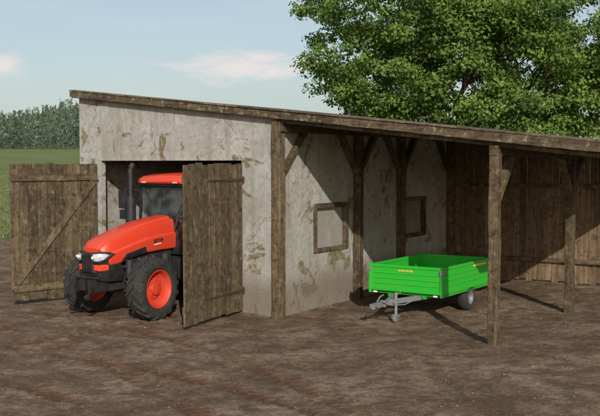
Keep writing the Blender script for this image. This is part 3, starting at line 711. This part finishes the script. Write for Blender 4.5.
for s_ in(-1,1): mb.box(s_*(w-.12)-.04,s_*(w-.12)+.04,-.034,-.016,z0-.05,z0-.02)
mb.each('reflector',WHT,TL)
mb=MB()
for s_ in(-1,1): mb.box(s_*(w-.12)-.1,s_*(w-.12)+.1,BL+.0,BL+.04,z0-.11,z0-.03)
mb.each('tail_light',REDR,TL,bevel=.008)

# ---------------- big tree ----------------
m,nt,bs=newmat('tree_bark'); tcn=N(nt,'ShaderNodeTexCoord'); mp=N(nt,'ShaderNodeMapping'); mp.inputs['Scale'].default_value=(1,1,.2); L(nt,tcn.outputs['Object'],mp.inputs[0])
bn=noise(nt,mp.outputs[0],9,5,.7); L(nt,ramp(nt,bn,[(.35,(.04,.028,.02)),(.65,(.13,.09,.06))]),bs.inputs['Base Color']); bs.inputs['Roughness'].default_value=.95; bump(nt,bn,.8,.05,bs); BARK=m
def leafmat(name,c0,c1,c2,tf=.3):
    m,nt,bs=newmat(name); at=N(nt,'ShaderNodeAttribute',attribute_name='tint'); 
    c=ramp(nt,at.outputs['Fac'],[(0,c0),(.55,c1),(1,c2)]); L(nt,c,bs.inputs['Base Color']); bs.inputs['Roughness'].default_value=.65; bs.inputs['Specular IOR Level'].default_value=.25
    if tf:
        tr=N(nt,'ShaderNodeBsdfTranslucent'); L(nt,c,tr.inputs[0]); mx=N(nt,'ShaderNodeMixShader'); mx.inputs[0].default_value=tf
        L(nt,bs.outputs[0],mx.inputs[1]); L(nt,tr.outputs[0],mx.inputs[2]); L(nt,mx.outputs[0],nt.nodes['Material Output'].inputs[0])
    return m
LEAF=leafmat('tree_leaf',(.06,.11,.02),(.14,.23,.042),(.25,.335,.08),.35)
tree=empty('tree',(7.15,33,0),0,label='large broadleaf tree with dense green crown behind the shed',cat='tree')
C=np.array((-.3,0,7.2)); RAD=np.array((6.9,5.0,4.5))
tips=[]; mbt=MB()
def limb(p,d,r,ln,depth):
    seg=4; q_=p.copy()
    for i in range(seg):
        d=(d+Vector((random.uniform(-.18,.18),random.uniform(-.18,.18),random.uniform(-.06,.14)))).normalized()
        n_=q_+d*ln/seg; r2=r*.86
        if (((np.array(n_)-C)/RAD)**2).sum()>.88 and depth>1: return
        mbt.cyl(q_,n_,r,r2,n=10 if r>.08 else 5,cap=False); q_=n_; r=r2
        if depth>=3 and i%2: tips.append(q_.copy())
    if depth>=4: tips.append(q_); return
    for k in range(3 if depth<3 else 2):
        a=random.uniform(0,6.28); nd=(d*.8+Vector((math.cos(a),math.sin(a),random.uniform(-.25,.45)))*.85).normalized()
        limb(q_,nd,r*.68,ln*.70,depth+1)
mbt.cyl((0,0,-.3),(.05,0,.5),.62,.42,n=16,cap=False); mbt.cyl((.05,0,.5),(0,.05,3.0),.42,.36,n=16,cap=False)
for i in range(6):
    a=i*1.05+.3; limb(Vector((0,.05,2.6+.12*i)),Vector((math.cos(a)*.85,math.sin(a)*.8,.75)).normalized(),.2,2.7,1)
limb(Vector((0,.05,3.0)),Vector((.05,0,1)),.27,3.0,1)
mbt.build('trunk',BARK,tree,smooth=True)
cl=[]
for t in tips:
    t=np.array(t); e=(((t-C)/RAD)**2).sum()
    if e<.95 and random.random()<.75: cl.append((t,random.uniform(.28,.5)))
big=[]
NF=215
for i in range(NF):
    z=1-2*(i+.5)/NF; a=i*2.39996; r=math.sqrt(1-z*z); dv=np.array((r*math.cos(a),r*math.sin(a),z))+rng.normal(size=3)*.06
    if rng.random()<.13: continue
    nn=1+.07*math.sin(dv[0]*8+dv[2]*6)+.06*math.sin(dv[2]*11+3*dv[0])
    big.append(C+dv*RAD*(.78+.20*rng.random())*nn)
for i in range(40):
    dv=rng.normal(size=3); dv/=np.linalg.norm(dv); big.append(C+dv*RAD*(.45+.25*rng.random()))
for xo in np.linspace(-6.0,3.6,24):
    big.append(np.array((xo+rng.uniform(-.3,.3),rng.uniform(-3.8,-1.5)*(1-abs(xo)/11),4.7+rng.uniform(-.6,.7)+.12*max(0,-xo-3))))
for bctr in big:
    br=rng.uniform(.55,1.0)
    for j in range(int(5*br)+2):
        dv=rng.normal(size=3); dv/=np.linalg.norm(dv)
        cl.append((bctr+dv*br*np.array([1.1,1.1,.6])*rng.random()**.5, rng.uniform(.24,.46)))
def keep(p):
    lo=3.7+1.5*float(sstep(3.2,5.5,np.array(p[0])))
    return p[2]>lo and p[2]<12.6 and (((p-C)/RAD)**2).sum()<1.22
cl=[c_ for c_ in cl if keep(c_[0])]
def leaves(cl,per,size):
    cos=[];ti=[]
    for ctr,r in cl:
        n=int(per*(r/.4)**1.6); dv=rng.normal(size=(n,3)); dv/=np.linalg.norm(dv,axis=1)[:,None]
        pos=ctr+dv*(r*rng.random((n,1))**.5)*np.array([1.3,1.3,.75])*1.15
        nr=dv*.7+rng.normal(size=(n,3))*.5+np.array([0,-.25,.5]); nr/=np.linalg.norm(nr,axis=1)[:,None]
        a=np.cross(nr,rng.normal(size=(n,3))); a/=np.linalg.norm(a,axis=1)[:,None]; b=np.cross(nr,a)
        s=size*(.6+.8*rng.random((n,1)))
        q_=np.stack([pos-a*s,pos+b*s*.62-nr*s*.15,pos+a*s,pos-b*s*.62-nr*s*.15],1); cos.append(q_.reshape(-1,3))
        base=rng.random()*.55; ti.append(np.clip(base+rng.random(n)*.38+dv[:,2]*.12,0,1))
    co=np.concatenate(cos); return co,np.arange(len(co)).reshape(-1,4),np.concatenate(ti)
a_,b_,f_=leaves(cl,120,.066)
cr=npmesh('crown',a_,b_,LEAF,smooth=False,fattr={'tint':f_}); cr.parent=tree
print('leaves',len(b_))

# ---------------- far wood ----------------
FL=leafmat('hazed_far_foliage',(.055,.078,.052),(.09,.12,.075),(.14,.17,.10),0)  # greyed greens: distance haze is mixed into the foliage colours
cos=[];ti=[]
for i in range(4600):
    y=410+520*rng.random(); az_=(-.62+1.15*rng.random()) if rng.random()<.35 else (-.40+.22*rng.random()); x=az_*y
    z=float(terrain(np.array(x),np.array(y))); h=4+12*rng.random()**2.2; con=rng.random()<.7
    if -.2<az_<.1: h*=.6
    n=54; t=rng.random(n)**.8; a=rng.random(n)*6.28
    if con: h*=1.2; rad=(1-t)*h*.15*(.6+.5*rng.random(n)); zz=z+h*(.05+.95*t); s=h*.034
    else:
        rad=np.sqrt(np.clip(1-(2*t-1)**2,0,1))*h*.26*(.6+.5*rng.random(n)); zz=z+h*(.1+.75*t); s=h*.05
    c_=np.stack([x+rad*np.cos(a),y+rad*np.sin(a),zz],1)
    v_=c_[:,None,:]+rng.normal(size=(n,3,3))*s*np.array([1,1,1.0]); cos.append(v_.reshape(-1,3)); b0=.7*rng.random(); ti.append(np.clip(b0+rng.random(n)*.3,0,1))
co_=np.concatenate(cos); w_=npmesh('far_woodland',co_,np.arange(len(co_)).reshape(-1,3),FL,smooth=False,fattr={'tint':np.concatenate(ti)}); w_['kind']='stuff'; w_['label']='distant hazy mixed woodland on a low hill'

# ---------------- light, sky ----------------
EL=25.5; ts=Vector((.16,-.987,0)).normalized()*math.cos(R(EL))+Vector((0,0,math.sin(R(EL))))
sd=bpy.data.lights.new('sun','SUN'); sd.energy=3.9; sd.angle=R(.5); sd.color=(1,.945,.865)
so=bpy.data.objects.new('sun',sd); COL.objects.link(so); so.rotation_euler=ts.to_track_quat('Z','Y').to_euler()
W=bpy.data.worlds.new('World'); S.world=W; W.use_nodes=True; nt=W.node_tree; bg=nt.nodes['Background']
sk=N(nt,'ShaderNodeTexSky',sky_type='NISHITA'); sk.sun_disc=False; sk.sun_elevation=R(EL); sk.sun_rotation=math.atan2(.16,-.987); sk.dust_density=2.0; sk.ozone_density=1.2
tc=N(nt,'ShaderNodeTexCoord'); sx=N(nt,'ShaderNodeSeparateXYZ'); L(nt,tc.outputs['Generated'],sx.inputs[0])
def M(op,a,b=None,c_=None):
    n_=N(nt,'ShaderNodeMath',operation=op)
    for i,v in enumerate((a,b,c_)):
        if v is None: continue
        if isinstance(v,(int,float)): n_.inputs[i].default_value=v
        else: L(nt,v,n_.inputs[i])
    return n_.outputs[0]
mp=N(nt,'ShaderNodeMapping'); mp.inputs['Scale'].default_value=(1,1,4.0); L(nt,tc.outputs['Generated'],mp.inputs[0])
nz=noise(nt,mp.outputs[0],11,6,.62,.4); nz2=noise(nt,mp.outputs[0],2.6,4,.6,.3)
az=M('DIVIDE',sx.outputs[0],M('MAXIMUM',sx.outputs[1],.05)); hh=M('DIVIDE',sx.outputs[2],M('MAXIMUM',sx.outputs[1],.05))
def blob(a0,h0,sa,sh):
    da=M('DIVIDE',M('SUBTRACT',az,a0),sa); dh=M('DIVIDE',M('SUBTRACT',hh,h0),sh)
    return M('SUBTRACT',1.0,M('SQRT',M('ADD',M('MULTIPLY',da,da),M('MULTIPLY',dh,dh))))
bl=M('MAXIMUM',M('MAXIMUM',blob(-.060,.106,.082,.019),blob(-.335,.105,.06,.016)),-.6)
cm=M('ADD',bl,M('MULTIPLY',M('SUBTRACT',nz,.5),2.2))
cf=ramp(nt,cm,[(.05,0.0),(.6,.9)]); th=ramp(nt,nz2,[(.48,0.0),(.8,.35)])
c=mix(nt,.42,sk.outputs[0],(4.7,5.3,5.4))
c=mix(nt,th,c,(6.0,6.3,6.3)); c=mix(nt,cf,c,(6.9,6.4,6.2))
L(nt,c,bg.inputs[0]); bg.inputs[1].default_value=.12

# ---------------- camera ----------------
cd=bpy.data.cameras.new('camera'); cd.sensor_width=36; cd.lens=54; cd.clip_end=4000; cd.clip_start=.1
cam=bpy.data.objects.new('camera',cd); COL.objects.link(cam); cam.location=(0,0,2.9); cam.rotation_euler=(R(90)-math.atan(45/900),0,0)
S.camera=cam
S.view_settings.view_transform='Standard'; S.view_settings.look='None'; S.view_settings.exposure=0
